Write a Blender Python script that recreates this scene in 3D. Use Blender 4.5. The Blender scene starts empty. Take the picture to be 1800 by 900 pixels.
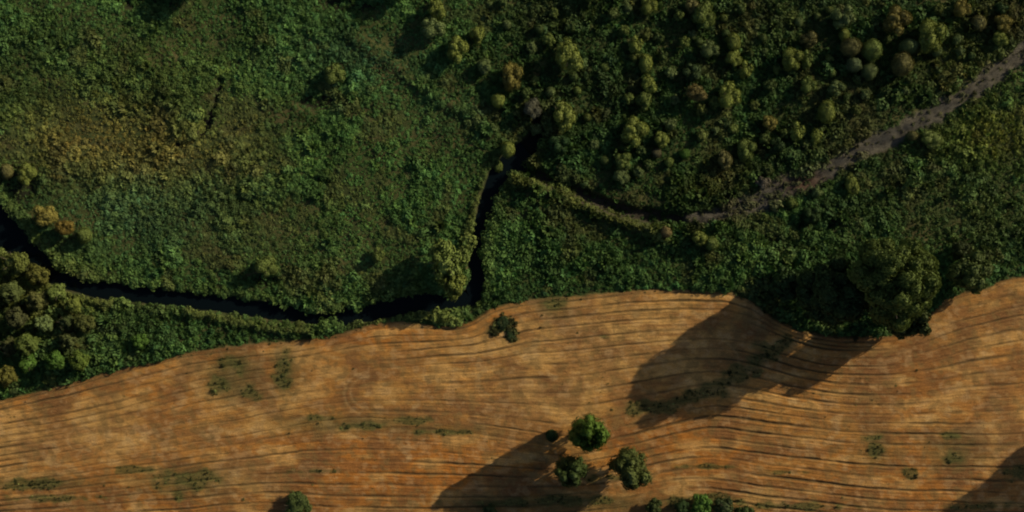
import bpy, math, random
import numpy as np

# ------------------------------------------------------------------ camera, light
SC = bpy.context.scene
COL = SC.collection
H = 200.0                      # metres above the ground
PXM = 0.1                      # one pixel of the 1800 px wide photograph = 0.1 m on the ground
cam_d = bpy.data.cameras.new('camera')
cam = bpy.data.objects.new('camera', cam_d)
COL.objects.link(cam)
cam.location = (0, 0, H)
cam_d.sensor_width = 36
cam_d.lens = 36 * H / 180.0
cam_d.clip_end = 6000
SC.camera = cam

SUN_EL, SUN_AZ = math.radians(25), math.radians(30)      # azimuth from +X towards +Y
w = bpy.data.worlds.new('World')
SC.world = w
w.use_nodes = True
nt = w.node_tree
bg = nt.nodes['Background']
sky = nt.nodes.new('ShaderNodeTexSky')
sky.sky_type = 'NISHITA'
sky.sun_disc = False
sky.sun_elevation = SUN_EL
sky.sun_rotation = math.pi / 2 - SUN_AZ
sky.air_density = 1.0
sky.dust_density = 2.0
nt.links.new(sky.outputs[0], bg.inputs[0])
bg.inputs[1].default_value = 0.065
sun_d = bpy.data.lights.new('sun', 'SUN')
sun_d.energy = 4.6
sun_d.angle = math.radians(0.5)
sun_d.color = (1.0, 0.84, 0.56)
sun = bpy.data.objects.new('sun', sun_d)
COL.objects.link(sun)
from mathutils import Vector
sv = Vector((math.cos(SUN_AZ) * math.cos(SUN_EL), math.sin(SUN_AZ) * math.cos(SUN_EL), math.sin(SUN_EL)))
sun.rotation_euler = sv.to_track_quat('Z', 'Y').to_euler()
sun.location = sv * 400
SC.view_settings.view_transform = 'Standard'
SC.view_settings.look = 'None'
SC.view_settings.gamma = 1
SC.view_settings.use_curve_mapping = False
SC.view_settings.exposure = 0.0
SC.cycles.max_bounces = 5
SC.cycles.diffuse_bounces = 2
SC.cycles.filter_width = 2.0

# ------------------------------------------------------------------ helpers
rng = np.random.default_rng(7)
random.seed(7)


def wx(px): return (np.asarray(px, float) - 900) * PXM
def wy(py): return (450 - np.asarray(py, float)) * PXM


def sstep(a, b, x):
    t = np.clip((x - a) / (b - a), 0, 1)
    return t * t * (3 - 2 * t)


def vnoise(x, y, seed):
    r = np.random.default_rng(seed).random((256, 256))
    xi = np.floor(x).astype(int); yi = np.floor(y).astype(int)
    fx = x - xi; fy = y - yi
    fx = fx * fx * (3 - 2 * fx); fy = fy * fy * (3 - 2 * fy)
    a = r[xi & 255, yi & 255]; b = r[(xi + 1) & 255, yi & 255]
    c = r[xi & 255, (yi + 1) & 255]; d = r[(xi + 1) & 255, (yi + 1) & 255]
    return (a * (1 - fx) + b * fx) * (1 - fy) + (c * (1 - fx) + d * fx) * fy


def fbm(x, y, scale, seed, octv=4):
    v = 0; amp = 0.5; tot = 0
    for o in range(octv):
        ca, sa = math.cos(0.6 + seed + o * 1.3), math.sin(0.6 + seed + o * 1.3); x, y = x * ca - y * sa, x * sa + y * ca
        v = v + amp * vnoise(x / scale, y / scale, seed + o * 17)
        tot += amp; amp *= 0.5; scale /= 2.03
    return v / tot


def polydist(x, y, pts):
    """pixel distance to a polyline and the interpolated half-width there (pts: x, y, hw)"""
    best = np.full(np.shape(x), 1e9); hw = np.zeros(np.shape(x)); al = np.zeros(np.shape(x))
    for k in range(len(pts) - 1):
        x0, y0, w0 = pts[k]; x1, y1, w1 = pts[k + 1]
        dx, dy = x1 - x0, y1 - y0
        t = np.clip(((x - x0) * dx + (y - y0) * dy) / (dx * dx + dy * dy), 0, 1)
        d = np.hypot(x - x0 - t * dx, y - y0 - t * dy)
        m = d < best
        best = np.where(m, d, best); hw = np.where(m, w0 + t * (w1 - w0), hw); al = np.where(m, k + t, al)
    return best, hw, al


def curve(pts, sm=30.0):
    a = np.array(pts, float)
    gx_ = np.arange(-400, 2200.1, 4.0); gy_ = np.interp(gx_, a[:, 0], a[:, 1])
    k_ = np.exp(-(np.arange(-18, 19) * 4.0 / sm) ** 2); k_ /= k_.sum()
    gy_ = np.convolve(np.pad(gy_, 18, mode='edge'), k_, 'valid')
    return lambda x: np.interp(x, gx_, gy_)


def mesh_from(name, verts, faces, mat=None, smooth=True):
    me = bpy.data.meshes.new(name)
    verts = np.ascontiguousarray(verts, np.float32); faces = np.ascontiguousarray(faces, np.int32)
    n = faces.shape[1]
    me.vertices.add(len(verts)); me.vertices.foreach_set('co', verts.ravel())
    me.loops.add(faces.size); me.loops.foreach_set('vertex_index', faces.ravel())
    me.polygons.add(len(faces))
    me.polygons.foreach_set('loop_start', np.arange(0, faces.size, n, dtype=np.int32))
    me.polygons.foreach_set('loop_total', np.full(len(faces), n, np.int32))
    me.polygons.foreach_set('use_smooth', np.full(len(faces), smooth, bool))
    me.update(calc_edges=True)
    if mat: me.materials.append(mat)
    return me


def link(name, me, parent=None):
    o = bpy.data.objects.new(name, me); COL.objects.link(o)
    if parent: o.parent = parent
    return o


# ------------------------------------------------------------------ materials
def new_mat(name):
    m = bpy.data.materials.new(name); m.use_nodes = True
    t = m.node_tree; t.nodes.clear()
    out = t.nodes.new('ShaderNodeOutputMaterial')
    return m, t, out


def leaf_mat(name, source, vary=0.35):
    m, t, out = new_mat(name)
    N = t.nodes.new; L = t.links.new
    if source == 'instancer':
        a = N('ShaderNodeAttribute'); a.attribute_type = 'INSTANCER'; a.attribute_name = 'tint'; colout = a.outputs['Color']
    else:
        a = N('ShaderNodeObjectInfo'); colout = a.outputs['Color']
    oi = N('ShaderNodeNewGeometry')
    no = N('ShaderNodeTexNoise'); no.inputs['Scale'].default_value = 1.3; no.inputs['Detail'].default_value = 3
    L(oi.outputs['Position'], no.inputs['Vector'])
    mr = N('ShaderNodeMapRange'); mr.inputs['From Min'].default_value = 0.3; mr.inputs['From Max'].default_value = 0.7
    mr.inputs['To Min'].default_value = 1 - vary; mr.inputs['To Max'].default_value = 1 + vary
    L(no.outputs['Fac'], mr.inputs['Value'])
    mr2 = N('ShaderNodeMapRange'); mr2.inputs['To Min'].default_value = 0.85; mr2.inputs['To Max'].default_value = 1.15
    L(oi.outputs['Random Per Island'], mr2.inputs['Value'])
    mu = N('ShaderNodeMath'); mu.operation = 'MULTIPLY'; L(mr.outputs[0], mu.inputs[0]); L(mr2.outputs[0], mu.inputs[1])
    vm = N('ShaderNodeVectorMath'); vm.operation = 'SCALE'
    L(colout, vm.inputs[0]); L(mu.outputs[0], vm.inputs['Scale'])
    b = N('ShaderNodeBsdfPrincipled'); b.inputs['Roughness'].default_value = 0.65
    b.inputs['Specular IOR Level'].default_value = 0.15
    L(vm.outputs[0], b.inputs['Base Color'])
    tr = N('ShaderNodeBsdfTranslucent'); L(vm.outputs[0], tr.inputs['Color'])
    mx = N('ShaderNodeMixShader'); mx.inputs[0].default_value = 0.18
    L(b.outputs[0], mx.inputs[1]); L(tr.outputs[0], mx.inputs[2]); L(mx.outputs[0], out.inputs['Surface'])
    return m


M_TUFT = leaf_mat('undergrowth_leaves', 'instancer')
M_LEAF = leaf_mat('tree_leaves', 'object', 0.25)


def soil_mat(name, sc1, rough, bump):
    m, t, out = new_mat(name)
    N = t.nodes.new; L = t.links.new
    a = N('ShaderNodeAttribute'); a.attribute_name = 'soil'
    g = N('ShaderNodeNewGeometry')
    mp = N('ShaderNodeMapping'); mp.inputs['Scale'].default_value = (0.45, 1.3, 1)
    L(g.outputs['Position'], mp.inputs['Vector'])
    n1 = N('ShaderNodeTexNoise'); n1.inputs['Scale'].default_value = sc1; n1.inputs['Detail'].default_value = 6; n1.inputs['Roughness'].default_value = 0.7
    L(mp.outputs[0], n1.inputs['Vector'])
    n2 = N('ShaderNodeTexNoise'); n2.inputs['Scale'].default_value = 4.5; n2.inputs['Detail'].default_value = 5; n2.inputs['Roughness'].default_value = 0.75
    L(g.outputs['Position'], n2.inputs['Vector'])
    r1 = N('ShaderNodeMapRange'); r1.inputs['From Min'].default_value = 0.3; r1.inputs['From Max'].default_value = 0.7; r1.inputs['To Min'].default_value = 0.72; r1.inputs['To Max'].default_value = 1.25
    L(n1.outputs['Fac'], r1.inputs['Value'])
    r2 = N('ShaderNodeMapRange'); r2.inputs['From Min'].default_value = 0.35; r2.inputs['From Max'].default_value = 0.65; r2.inputs['To Min'].default_value = 0.75; r2.inputs['To Max'].default_value = 1.22
    L(n2.outputs['Fac'], r2.inputs['Value'])
    mu = N('ShaderNodeMath'); mu.operation = 'MULTIPLY'; L(r1.outputs[0], mu.inputs[0]); L(r2.outputs[0], mu.inputs[1])
    vm = N('ShaderNodeVectorMath'); vm.operation = 'SCALE'; L(a.outputs['Color'], vm.inputs[0]); L(mu.outputs[0], vm.inputs['Scale'])
    b = N('ShaderNodeBsdfPrincipled'); b.inputs['Roughness'].default_value = rough; b.inputs['Specular IOR Level'].default_value = 0.1
    L(vm.outputs[0], b.inputs['Base Color'])
    bp = N('ShaderNodeBump'); bp.inputs['Strength'].default_value = 0.6; bp.inputs['Distance'].default_value = bump
    ad = N('ShaderNodeMath'); L(n2.outputs['Fac'], ad.inputs[0]); L(n1.outputs['Fac'], ad.inputs[1])
    L(ad.outputs[0], bp.inputs['Height']); L(bp.outputs[0], b.inputs['Normal'])
    L(b.outputs[0], out.inputs['Surface'])
    return m


M_FIELD = soil_mat('ploughed_soil', 0.9, 0.95, 0.22)
M_GROUND = soil_mat('wet_meadow_soil', 0.6, 0.95, 0.15)
M_TRACK = soil_mat('track_mud', 1.4, 0.9, 0.25)

m, t, out = new_mat('river_water')
b = t.nodes.new('ShaderNodeBsdfPrincipled')
b.inputs['Base Color'].default_value = (0.003, 0.006, 0.008, 1); b.inputs['Roughness'].default_value = 0.05
b.inputs['IOR'].default_value = 1.33; b.inputs['Specular IOR Level'].default_value = 0.15
n = t.nodes.new('ShaderNodeTexNoise'); n.inputs['Scale'].default_value = 1.2; n.inputs['Detail'].default_value = 3
g = t.nodes.new('ShaderNodeNewGeometry'); t.links.new(g.outputs['Position'], n.inputs['Vector'])
bp = t.nodes.new('ShaderNodeBump'); bp.inputs['Strength'].default_value = 0.15; bp.inputs['Distance'].default_value = 0.05
t.links.new(n.outputs['Fac'], bp.inputs['Height']); t.links.new(bp.outputs[0], b.inputs['Normal'])
t.links.new(b.outputs[0], out.inputs['Surface'])
M_WATER = m

m, t, out = new_mat('bark')
b = t.nodes.new('ShaderNodeBsdfPrincipled'); b.inputs['Roughness'].default_value = 0.9
n = t.nodes.new('ShaderNodeTexNoise'); n.inputs['Scale'].default_value = 9; n.inputs['Detail'].default_value = 4
cr = t.nodes.new('ShaderNodeValToRGB'); cr.color_ramp.elements[0].color = (0.03, 0.022, 0.015, 1); cr.color_ramp.elements[1].color = (0.14, 0.11, 0.08, 1)
t.links.new(n.outputs['Fac'], cr.inputs['Fac']); t.links.new(cr.outputs[0], b.inputs['Base Color']); t.links.new(b.outputs[0], out.inputs['Surface'])
M_BARK = m

# ------------------------------------------------------------------ layout curves (photo pixels)
EDGE = curve([(-400, 790), (0, 705), (60, 690), (160, 662), (260, 637), (340, 618), (440, 605), (520, 600), (600, 586),
              (650, 571), (700, 566), (760, 571), (800, 575), (830, 566), (855, 548), (880, 536), (940, 527), (1000, 522), (1100, 512),
              (1200, 508), (1280, 512), (1325, 530), (1360, 560), (1400, 580), (1470, 592), (1560, 592), (1615, 575), (1640, 548),
              (1665, 522), (1700, 512), (1740, 506), (1762, 491), (1800, 487), (2200, 470)], 9.0)
G1 = curve([(-400, 830), (0, 752), (100, 738), (200, 717), (350, 674), (450, 655), (600, 635), (700, 622), (780, 614), (830, 612), (880, 600),
            (930, 584), (1000, 576), (1100, 569), (1200, 563), (1290, 566), (1340, 580), (1400, 606), (1450, 618), (1560, 622),
            (1640, 606), (1700, 584), (1800, 562), (2200, 540)])
G2 = curve([(-400, 900), (0, 838), (200, 806), (400, 778), (470, 764), (560, 748), (640, 740), (760, 746), (860, 755), (930, 768), (990, 780),
            (1060, 768), (1140, 750), (1247, 722), (1387, 737), (1490, 750), (1600, 752), (1700, 750), (1800, 748), (2200, 740)])
G3 = curve([(-400, 940), (0, 905), (300, 888), (480, 872), (560, 880), (700, 884), (900, 884), (1000, 876), (1100, 866), (1180, 848), (1247, 846),
            (1330, 860), (1400, 868), (1500, 884), (1600, 892), (1800, 895), (2200, 890)])
RIVER = [(-330, 250, 22), (-160, 290, 24), (-60, 335, 30), (-5, 395, 30), (40, 442, 20), (90, 482, 16), (150, 507, 14), (230, 518, 13), (330, 528, 12),
         (440, 542, 12), (540, 556, 12), (600, 557, 13), (680, 541, 15), (740, 530, 15), (795, 533, 14), (828, 522, 13), (838, 490, 14),
         (836, 450, 12), (844, 400, 12), (856, 350, 12), (870, 312, 14), (893, 285, 15), (925, 262, 16), (948, 232, 13), (945, 205, 6)]
DITCH = [(893, 288, 12), (950, 308, 14), (1000, 334, 15), (1060, 360, 14), (1120, 377, 13), (1200, 384, 11), (1270, 378, 8)]
TRACK = [(1215, 386, 11), (1280, 375, 17), (1340, 350, 22), (1400, 322, 21), (1450, 298, 20), (1520, 262, 19), (1580, 234, 18), (1650, 194, 18),
         (1720, 152, 18), (1780, 106, 19), (1850, 60, 19), (2000, -30, 20), (2300, -200, 20)]
GULLY = [(385, 140, 5), (374, 190, 7), (352, 240, 8), (320, 252, 5), (268, 268, 5), (262, 292, 6)]
SHADE_HOLLOWS = [(250, 2, 70, 16), (610, 8, 60, 18), (455, 495, 42, 14), (560, 178, 45, 18), (430, 352, 30, 10), (560, 318, 28, 10), (1430, 395, 60, 26), (1390, 430, 60, 22), (30, 330, 34, 40)]  # sunken patches, their soil darkened in place of shade
LIT_BANKS = [([(903, 318, 8), (945, 322, 8), (985, 336, 8), (1020, 356, 9), (1070, 378, 8), (1120, 396, 8), (1168, 412, 9)], 1.5),  # added ridges, raised so the bank edges catch the sun
          ([(896, 262, 9), (872, 292, 7), (852, 325, 7), (836, 365, 6), (828, 410, 6), (820, 450, 6)], 0.9),
          ([(690, 550, 7), (730, 548, 8), (765, 558, 7), (805, 566, 6)], 0.8),
          ([(330, 545, 6), (420, 568, 6), (480, 578, 6), (550, 584, 5)], 0.7),
          ([(10, 445, 9), (70, 475, 9), (120, 505, 9), (190, 532, 9)], 1.3),
          ([(620, 60, 14), (700, 120, 14), (760, 165, 12), (820, 200, 12), (862, 232, 10)], 0.55)]
# weedy patches in the field: x, y, rx, ry
WEEDS = [(1255, 684, 34, 13), (1300, 658, 34, 12), (1340, 630, 30, 12), (1372, 606, 26, 12), (1215, 702, 34, 9), (1130, 716, 34, 14), (888, 566, 24, 17), (895, 588, 20, 20), (880, 580, 26, 10), (412, 640, 34, 22), (388, 678, 26, 22), (500, 640, 16, 38), (495, 672, 22, 18), (435, 690, 30, 14), (970, 534, 24, 14), (1060, 592, 16, 6),
         (1245, 690, 55, 12), (1310, 650, 45, 14), (1360, 610, 40, 14), (1150, 718, 50, 14), (1540, 795, 16, 22), (1535, 768, 24, 8), (1680, 805, 24, 20),
         (1675, 765, 22, 10), (1600, 832, 16, 10), (640, 748, 60, 10), (720, 740, 50, 10), (560, 735, 50, 8), (560, 828, 60, 8), (330, 845, 60, 22),
         (240, 825, 40, 8), (60, 850, 80, 12), (310, 868, 22, 14), (780, 760, 60, 6), (1000, 880, 90, 10), (1240, 880, 70, 18), (1400, 890, 90, 8),
         (1730, 890, 70, 10), (880, 885, 80, 10), (1790, 830, 30, 20), (1080, 840, 60, 12), (100, 875, 90, 8), (1250, 820, 60, 5), (1380, 830, 40, 5)]


def terrain(px, py):
    """height in metres, soil colour and class (0 wetland, 1 field, 2 track) at photo pixel positions"""
    X, Y = px * PXM, py * PXM
    wob = (fbm(X, Y, 2.2, 3, 3) - 0.5) * 8
    edge = EDGE(px) + (fbm(X, Y, 1.5, 5, 3) - 0.5) * 5
    infield = sstep(-3, 3, py - edge)
    # ---- wetland
    zw = (fbm(X, Y, 14, 11, 4) - 0.5) * 1.2 - 0.35 + (fbm(X, Y, 2.5, 12, 3) - 0.5) * 0.5
    d, hw, al = polydist(px, py, RIVER); d = d + wob
    riv = 1 - sstep(-4, 6, d - hw - 1)
    depth = np.interp(al, [0, 21, 24], [2.0, 2.0, 0.8])
    zw = zw * (1 - riv) + riv * (-depth)
    d2, hw2, _ = polydist(px, py, DITCH); dit = 1 - sstep(-5, 5, d2 + wob - hw2)
    zw = zw * (1 - dit) + dit * np.minimum(zw, -1.9)
    d3, hw3, _ = polydist(px, py, TRACK); trk = 1 - sstep(-7, 7, d3 + wob * 3.0 - hw3 * 0.92)
    ztr = -0.45 + (fbm(X, Y, 1.6, 15, 3) - 0.5) * 0.5 - 0.25 * np.exp(-((np.abs(d3) - 7) / 3.0) ** 2)
    zw = zw * (1 - trk) + trk * ztr
    d4, hw4, _ = polydist(px, py, GULLY); gul = 1 - sstep(-5, 5, d4 + wob * 2.2 - hw4)
    zw = zw - gul * 0.6
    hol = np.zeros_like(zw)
    for (hx, hy, rx, ry) in SHADE_HOLLOWS:
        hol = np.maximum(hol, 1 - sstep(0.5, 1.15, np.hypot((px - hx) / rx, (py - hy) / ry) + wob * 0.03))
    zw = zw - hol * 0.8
    lit_bank = np.zeros_like(zw)
    for pts, hh in LIT_BANKS:
        dl, wl, _ = polydist(px, py, pts); lit_bank = np.maximum(lit_bank, hh * np.exp(-(np.maximum(dl + wob * .5, 0) / wl) ** 2))
    zw = zw + lit_bank * (1 - riv)
    # ---- field
    warp = (fbm(X, Y, 16, 21, 3) - 0.5) * 8 + (fbm(X, Y, 2.5, 23, 3) - 0.5) * 2
    yy = py + warp
    e0, e1, e2, e3 = EDGE(px), G1(px), G2(px), G3(px)
    ph = np.where(yy < e1, (yy - e0) / (e1 - e0) * 4,
                  np.where(yy < e2, 4 + (yy - e1) / (e2 - e1) * 8, np.where(yy < e3, 12 + (yy - e2) / (e3 - e2) * 7, 19 + (yy - e3) / 17)))
    sp = np.where(yy < e1, (e1 - e0) / 4, np.where(yy < e2, (e2 - e1) / 8, np.where(yy < e3, (e3 - e2) / 7, 17)))
    ph = ph + 0.45 * (vnoise(ph * 0.83 + 3, X / 60, 37) - 0.5)
    fr = ph - np.floor(ph); row = np.floor(ph)
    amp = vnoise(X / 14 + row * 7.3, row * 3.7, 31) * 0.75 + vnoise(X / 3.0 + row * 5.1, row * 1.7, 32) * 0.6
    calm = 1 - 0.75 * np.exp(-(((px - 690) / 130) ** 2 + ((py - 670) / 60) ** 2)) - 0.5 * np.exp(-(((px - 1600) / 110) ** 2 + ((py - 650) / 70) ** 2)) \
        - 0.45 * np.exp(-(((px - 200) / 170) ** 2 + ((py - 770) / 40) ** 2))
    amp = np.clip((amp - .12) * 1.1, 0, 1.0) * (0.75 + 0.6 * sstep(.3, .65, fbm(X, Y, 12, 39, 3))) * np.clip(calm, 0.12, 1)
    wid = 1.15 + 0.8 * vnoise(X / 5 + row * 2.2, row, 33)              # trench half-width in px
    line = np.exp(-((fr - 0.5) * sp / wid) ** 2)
    ridge = np.exp(-(((fr - 0.5) * sp - 2.2 * wid) / (wid * 1.3)) ** 2)
    fine = np.sin(ph * 2 * math.pi * 4 + 3 * vnoise(X / 6, Y / 6, 35))
    zf = (fbm(X, Y, 25, 41, 3) - 0.5) * 0.8 - line * amp * 0.24 + ridge * amp * 0.07 + fine * 0.020 + (fbm(X, Y, 1.1, 43, 3) - 0.5) * 0.14
    ring = np.zeros_like(zf)
    for (rx, ry, rr, a0, a1) in [(652, 690, 36, 1.6, 4.6), (655, 692, 50, 1.8, 4.2), (872, 672, 30, 1.3, 4.4), (880, 674, 42, 1.5, 4.6), (1240, 640, 60, -0.6, 1.0), (142, 772, 24, 0, 6.3), (240, 765, 20, 1, 5)]:
        r = np.hypot(px - rx, (py - ry) * 1.25) + wob * 0.3; a = np.arctan2(ry - py, px - rx) % (2 * math.pi)
        ok = (a > a0) & (a < a1) if a0 >= 0 else (a < a1) | (a > a0 + 2 * math.pi)
        ring = np.maximum(ring, np.exp(-((r - rr) / 2.0) ** 2) * ok)
    zf = zf - ring * 0.04
    fall = 1 - sstep(0, 22, py - edge)
    zf = zf * (1 - fall * 0.7) - fall * 0.15
    z = zw * (1 - infield) + zf * infield
    # ---- colours
    C = lambda r, g, b: np.array([r, g, b])[None, :]
    def mixc(a, bcol, f): return a * (1 - f[..., None]) + bcol * f[..., None]
    n1 = fbm(X, Y, 16, 51, 4)[..., None]; n2 = fbm(X * 0.5, Y * 1.6, 3.0, 53, 4)
    n3 = fbm(X, Y, 2.0, 54, 4)
    tan, org, pale, brn = C(.36, .184, .052), C(.37, .144, .028), C(.48, .288, .100), C(.205, .096, .036)
    def G(cx, cy, rx, ry): return np.clip(1.25 * np.exp(-(((px - cx) / rx) ** 2 + ((py - cy) / ry) ** 2)), 0, 1)
    n5b = fbm(X, Y, 8, 59, 4)
    col = tan * np.ones(px.shape + (1,))
    col = mixc(col, pale, 0.75 * np.maximum.reduce([G(130, 780, 190, 55), G(1080, 600, 230, 70), G(960, 700, 150, 50), G(1760, 690, 80, 90) * 0.7]))
    col = mixc(col, org, 0.85 * np.maximum.reduce([G(740, 830, 220, 50), G(640, 590, 90, 25), G(560, 790, 150, 25), G(1200, 790, 180, 50), G(960, 830, 60, 40), G(380, 625, 110, 18), G(840, 560, 60, 20), G(1690, 840, 60, 25) * 0.8, G(200, 690, 150, 15) * 0.6]))
    low = sstep(780, 900, py + (n5b - .5) * 90)
    col = mixc(col, C(.23, .095, .028), low * .55)
    col = mixc(col, brn, 0.7 * np.maximum.reduce([G(1600, 650, 130, 70), G(1720, 560, 100, 40) * 0.6, G(1740, 790, 90, 60) * .7, G(450, 660, 90, 40) * 0.6, G(1270, 870, 160, 30)]))
    col = mixc(col, org, np.clip((n1[..., 0] - 0.5) * 3, 0, 0.55))
    col = mixc(col, brn, np.clip((n2 - 0.52) * 5, 0, 0.6))
    col = mixc(col, pale * 1.05, np.clip((0.45 - n2) * 5, 0, 0.65))
    col = mixc(col, C(.52, .37, .18), np.clip((n3 - 0.66) * 5, 0, 0.3))
    n5 = fbm(X, Y, 5.5, 57, 5); n6 = fbm(X, Y, 1.2, 58, 3)
    col = mixc(col, C(.17, .085, .036), np.clip((n5 - 0.53) * 5, 0, 0.60))
    col = mixc(col, C(.20, .13, .05), np.clip((n6 - 0.56) * 5, 0, 0.55))
    col = mixc(col, C(.46, .31, .15), np.clip((0.38 - n6) * 4, 0, 0.28))
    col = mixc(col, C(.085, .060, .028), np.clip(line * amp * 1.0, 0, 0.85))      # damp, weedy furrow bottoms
    col = mixc(col, C(.45, .31, .14), ring * 0.28)
    wd = np.zeros_like(z)
    for (hx, hy, rx, ry) in WEEDS:
        wd = np.maximum(wd, 1 - sstep(0.35, 1.1, np.hypot((px - hx) / rx, (py - hy) / ry) + (n3 - 0.5) * 1.8))
    sd, _, _ = polydist(px, py, [(1110, 722, 1), (1170, 716, 1), (1240, 692, 1), (1300, 660, 1), (1345, 628, 1), (1385, 598, 1)])
    wd = np.maximum(wd, 0.9 * (1 - sstep(4, 17, sd + (n3 - .5) * 16)))
    soft = np.maximum.reduce([G(410, 660, 50, 42), G(500, 650, 26, 42), G(600, 745, 130, 16) * .8, G(320, 845, 90, 26) * .8, G(1000, 885, 220, 14), G(1680, 790, 50, 34) * .7, G(1540, 790, 30, 30) * .7, G(970, 536, 30, 16), G(780, 755, 90, 9) * .7, G(60, 850, 120, 12) * .7]) * (.35 + 1.1 * n3)
    col = mixc(col, C(.095, .080, .030), np.clip(soft * .75, 0, .75))
    col = mixc(col, C(.075, .085, .028), np.clip(wd * .9 * (.5 + .9 * n6), 0, .72))
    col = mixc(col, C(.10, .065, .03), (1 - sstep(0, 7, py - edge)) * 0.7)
    wcol = C(.050, .064, .022) * (0.6 + 0.8 * n3[..., None]); wcol = mixc(wcol, C(.10, .075, .035), np.clip((n2 - 0.5) * 2, 0, .5))
    wcol = mixc(wcol, C(.012, .012, .010), np.clip(riv + hol * .8 + gul, 0, 1)); wcol = mixc(wcol, C(.040, .034, .028), dit * 0.9 * (1 - riv))  # hollow soil and ditch mud: shade put into the colour
    wcol = mixc(wcol, mixc(C(.040, .040, .038) * np.ones(px.shape + (1,)), C(.085, .078, .062), np.clip((n2 - .42) * 4, 0, 1)), trk)
    rut = np.exp(-((d3 - 12) / 4) ** 2) * trk; wcol = mixc(wcol, C(.12, .11, .085), rut * 0.5)
    wcol = mixc(wcol, C(.085, .052, .038), trk * np.exp(-(((px - 1415) / 35) ** 2 + ((py - 322) / 18) ** 2)))
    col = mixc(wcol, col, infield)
    cls = np.where(infield > 0.5, 1, np.where(trk > 0.45, 2, 0))
    return z, col, cls, dict(riv=riv, dit=dit, trk=trk, gul=gul, hol=hol, wd=wd, infield=infield, edge=py - edge, lit_bank=lit_bank)


# ------------------------------------------------------------------ ground, field, track (one terrain cut by what covers it)
xs = np.arange(-260, 2061, 2.6)
ys = np.concatenate([np.arange(-240, 470, 2.6), np.arange(470, 1140, 1.35)])
PX, PY = np.meshgrid(xs, ys)
Z, CC, CLS, MK = terrain(PX, PY)
# flatten towards the border so the far ground joins on
bord = np.minimum.reduce([PX - xs[0], xs[-1] - PX, PY - ys[0], ys[-1] - PY])
Z = Z * np.clip(bord / 60, 0, 1) - 0.2 * (1 - np.clip(bord / 60, 0, 1))
V = np.stack([wx(PX), wy(PY), Z], -1).reshape(-1, 3)
ny, nx = PX.shape
ii = (np.arange(ny - 1)[:, None] * nx + np.arange(nx - 1)[None, :])
F = np.stack([ii, ii + nx, ii + nx + 1, ii + 1], -1).reshape(-1, 4)
fc = CLS[:-1, :-1].reshape(-1)


def cut(name, sel, mat, label, cat):
    f = F[sel]; u, inv = np.unique(f, return_inverse=True)
    me = mesh_from(name, V[u], inv.reshape(-1, 4), mat)
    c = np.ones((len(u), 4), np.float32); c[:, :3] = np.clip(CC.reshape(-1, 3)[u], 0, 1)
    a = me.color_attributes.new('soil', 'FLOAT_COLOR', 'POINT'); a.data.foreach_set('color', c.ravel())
    o = link(name, me); o['kind'] = 'structure'; o['label'] = label; o['category'] = cat
    return o


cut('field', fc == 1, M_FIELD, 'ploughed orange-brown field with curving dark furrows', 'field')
cut('ground', fc == 0, M_GROUND, 'dark wet meadow soil under the green scrub', 'ground')
cut('path', fc == 2, M_TRACK, 'grey muddy track running diagonally between the trees at the right', 'path')

# far ground out to the horizon, a ring that starts where the detailed terrain stops
x0, x1, y0, y1 = wx(xs[0]), wx(xs[-1]), wy(ys[-1]), wy(ys[0])
vs, fs = [], []
def ring_pts(k, n=24):
    ax, bx, ay, by = x0 - k, x1 + k, y0 - k, y1 + k
    p = []
    for i in range(n): p.append((ax + (bx - ax) * i / n, ay))
    for i in range(n): p.append((bx, ay + (by - ay) * i / n))
    for i in range(n): p.append((bx - (bx - ax) * i / n, by))
    for i in range(n): p.append((ax, by - (by - ay) * i / n))
    return p
ks = [0, 15, 50, 140, 400, 1100, 2500]
for q, k in enumerate(ks):
    for i, (a, b_) in enumerate(ring_pts(k)):
        vs.append((a, b_, -0.2 if q == 0 else -0.2 + random.uniform(-.1, .1) * k ** .5))
nr = 96
for q in range(len(ks) - 1):
    for i in range(nr):
        j = (i + 1) % nr
        fs.append((q * nr + i, q * nr + j, (q + 1) * nr + j, (q + 1) * nr + i)[::-1])
me = mesh_from('far_ground', np.array(vs), np.array(fs), M_GROUND)
fa = np.array(vs); cc = np.ones((len(vs), 4), np.float32)
cc[:, :3] = np.where((fa[:, 1] < -6)[:, None], np.array([[.30, .17, .08]]), np.array([[.05, .065, .025]]))
a = me.color_attributes.new('soil', 'FLOAT_COLOR', 'POINT'); a.data.foreach_set('color', cc.ravel())
o = link('terrain', me); o['kind'] = 'structure'; o['label'] = 'farmland stretching beyond the river valley'; o['category'] = 'terrain'

# river water: a ribbon that follows the channel
def ribbon(pts, z, extra):
    a = np.array(pts, float); s = np.linspace(0, len(a) - 1, len(a) * 8)
    cx = np.interp(s, range(len(a)), a[:, 0]); cy = np.interp(s, range(len(a)), a[:, 1]); hw = np.interp(s, range(len(a)), a[:, 2]) + extra
    dx = np.gradient(cx); dy = np.gradient(cy); l = np.hypot(dx, dy); nxx, nyy = -dy / l, dx / l
    v = []
    for side in (-1, -.5, 0, .5, 1): v.append(np.stack([wx(cx + nxx * hw * side), wy(cy + nyy * hw * side), np.full(len(s), z)], -1))
    v = np.stack(v, 1).reshape(-1, 3); f = []
    for i in range(len(s) - 1):
        for k in range(4): f.append((i * 5 + k, i * 5 + k + 1, (i + 1) * 5 + k + 1, (i + 1) * 5 + k))
    return v, np.array(f)
v, f = ribbon(RIVER[:23], -1.2, 12)
o = link('river_water', mesh_from('river_water', v, f, M_WATER)); o['kind'] = 'structure'
o['label'] = 'narrow dark river winding along the ploughed field'; o['category'] = 'river'

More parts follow.
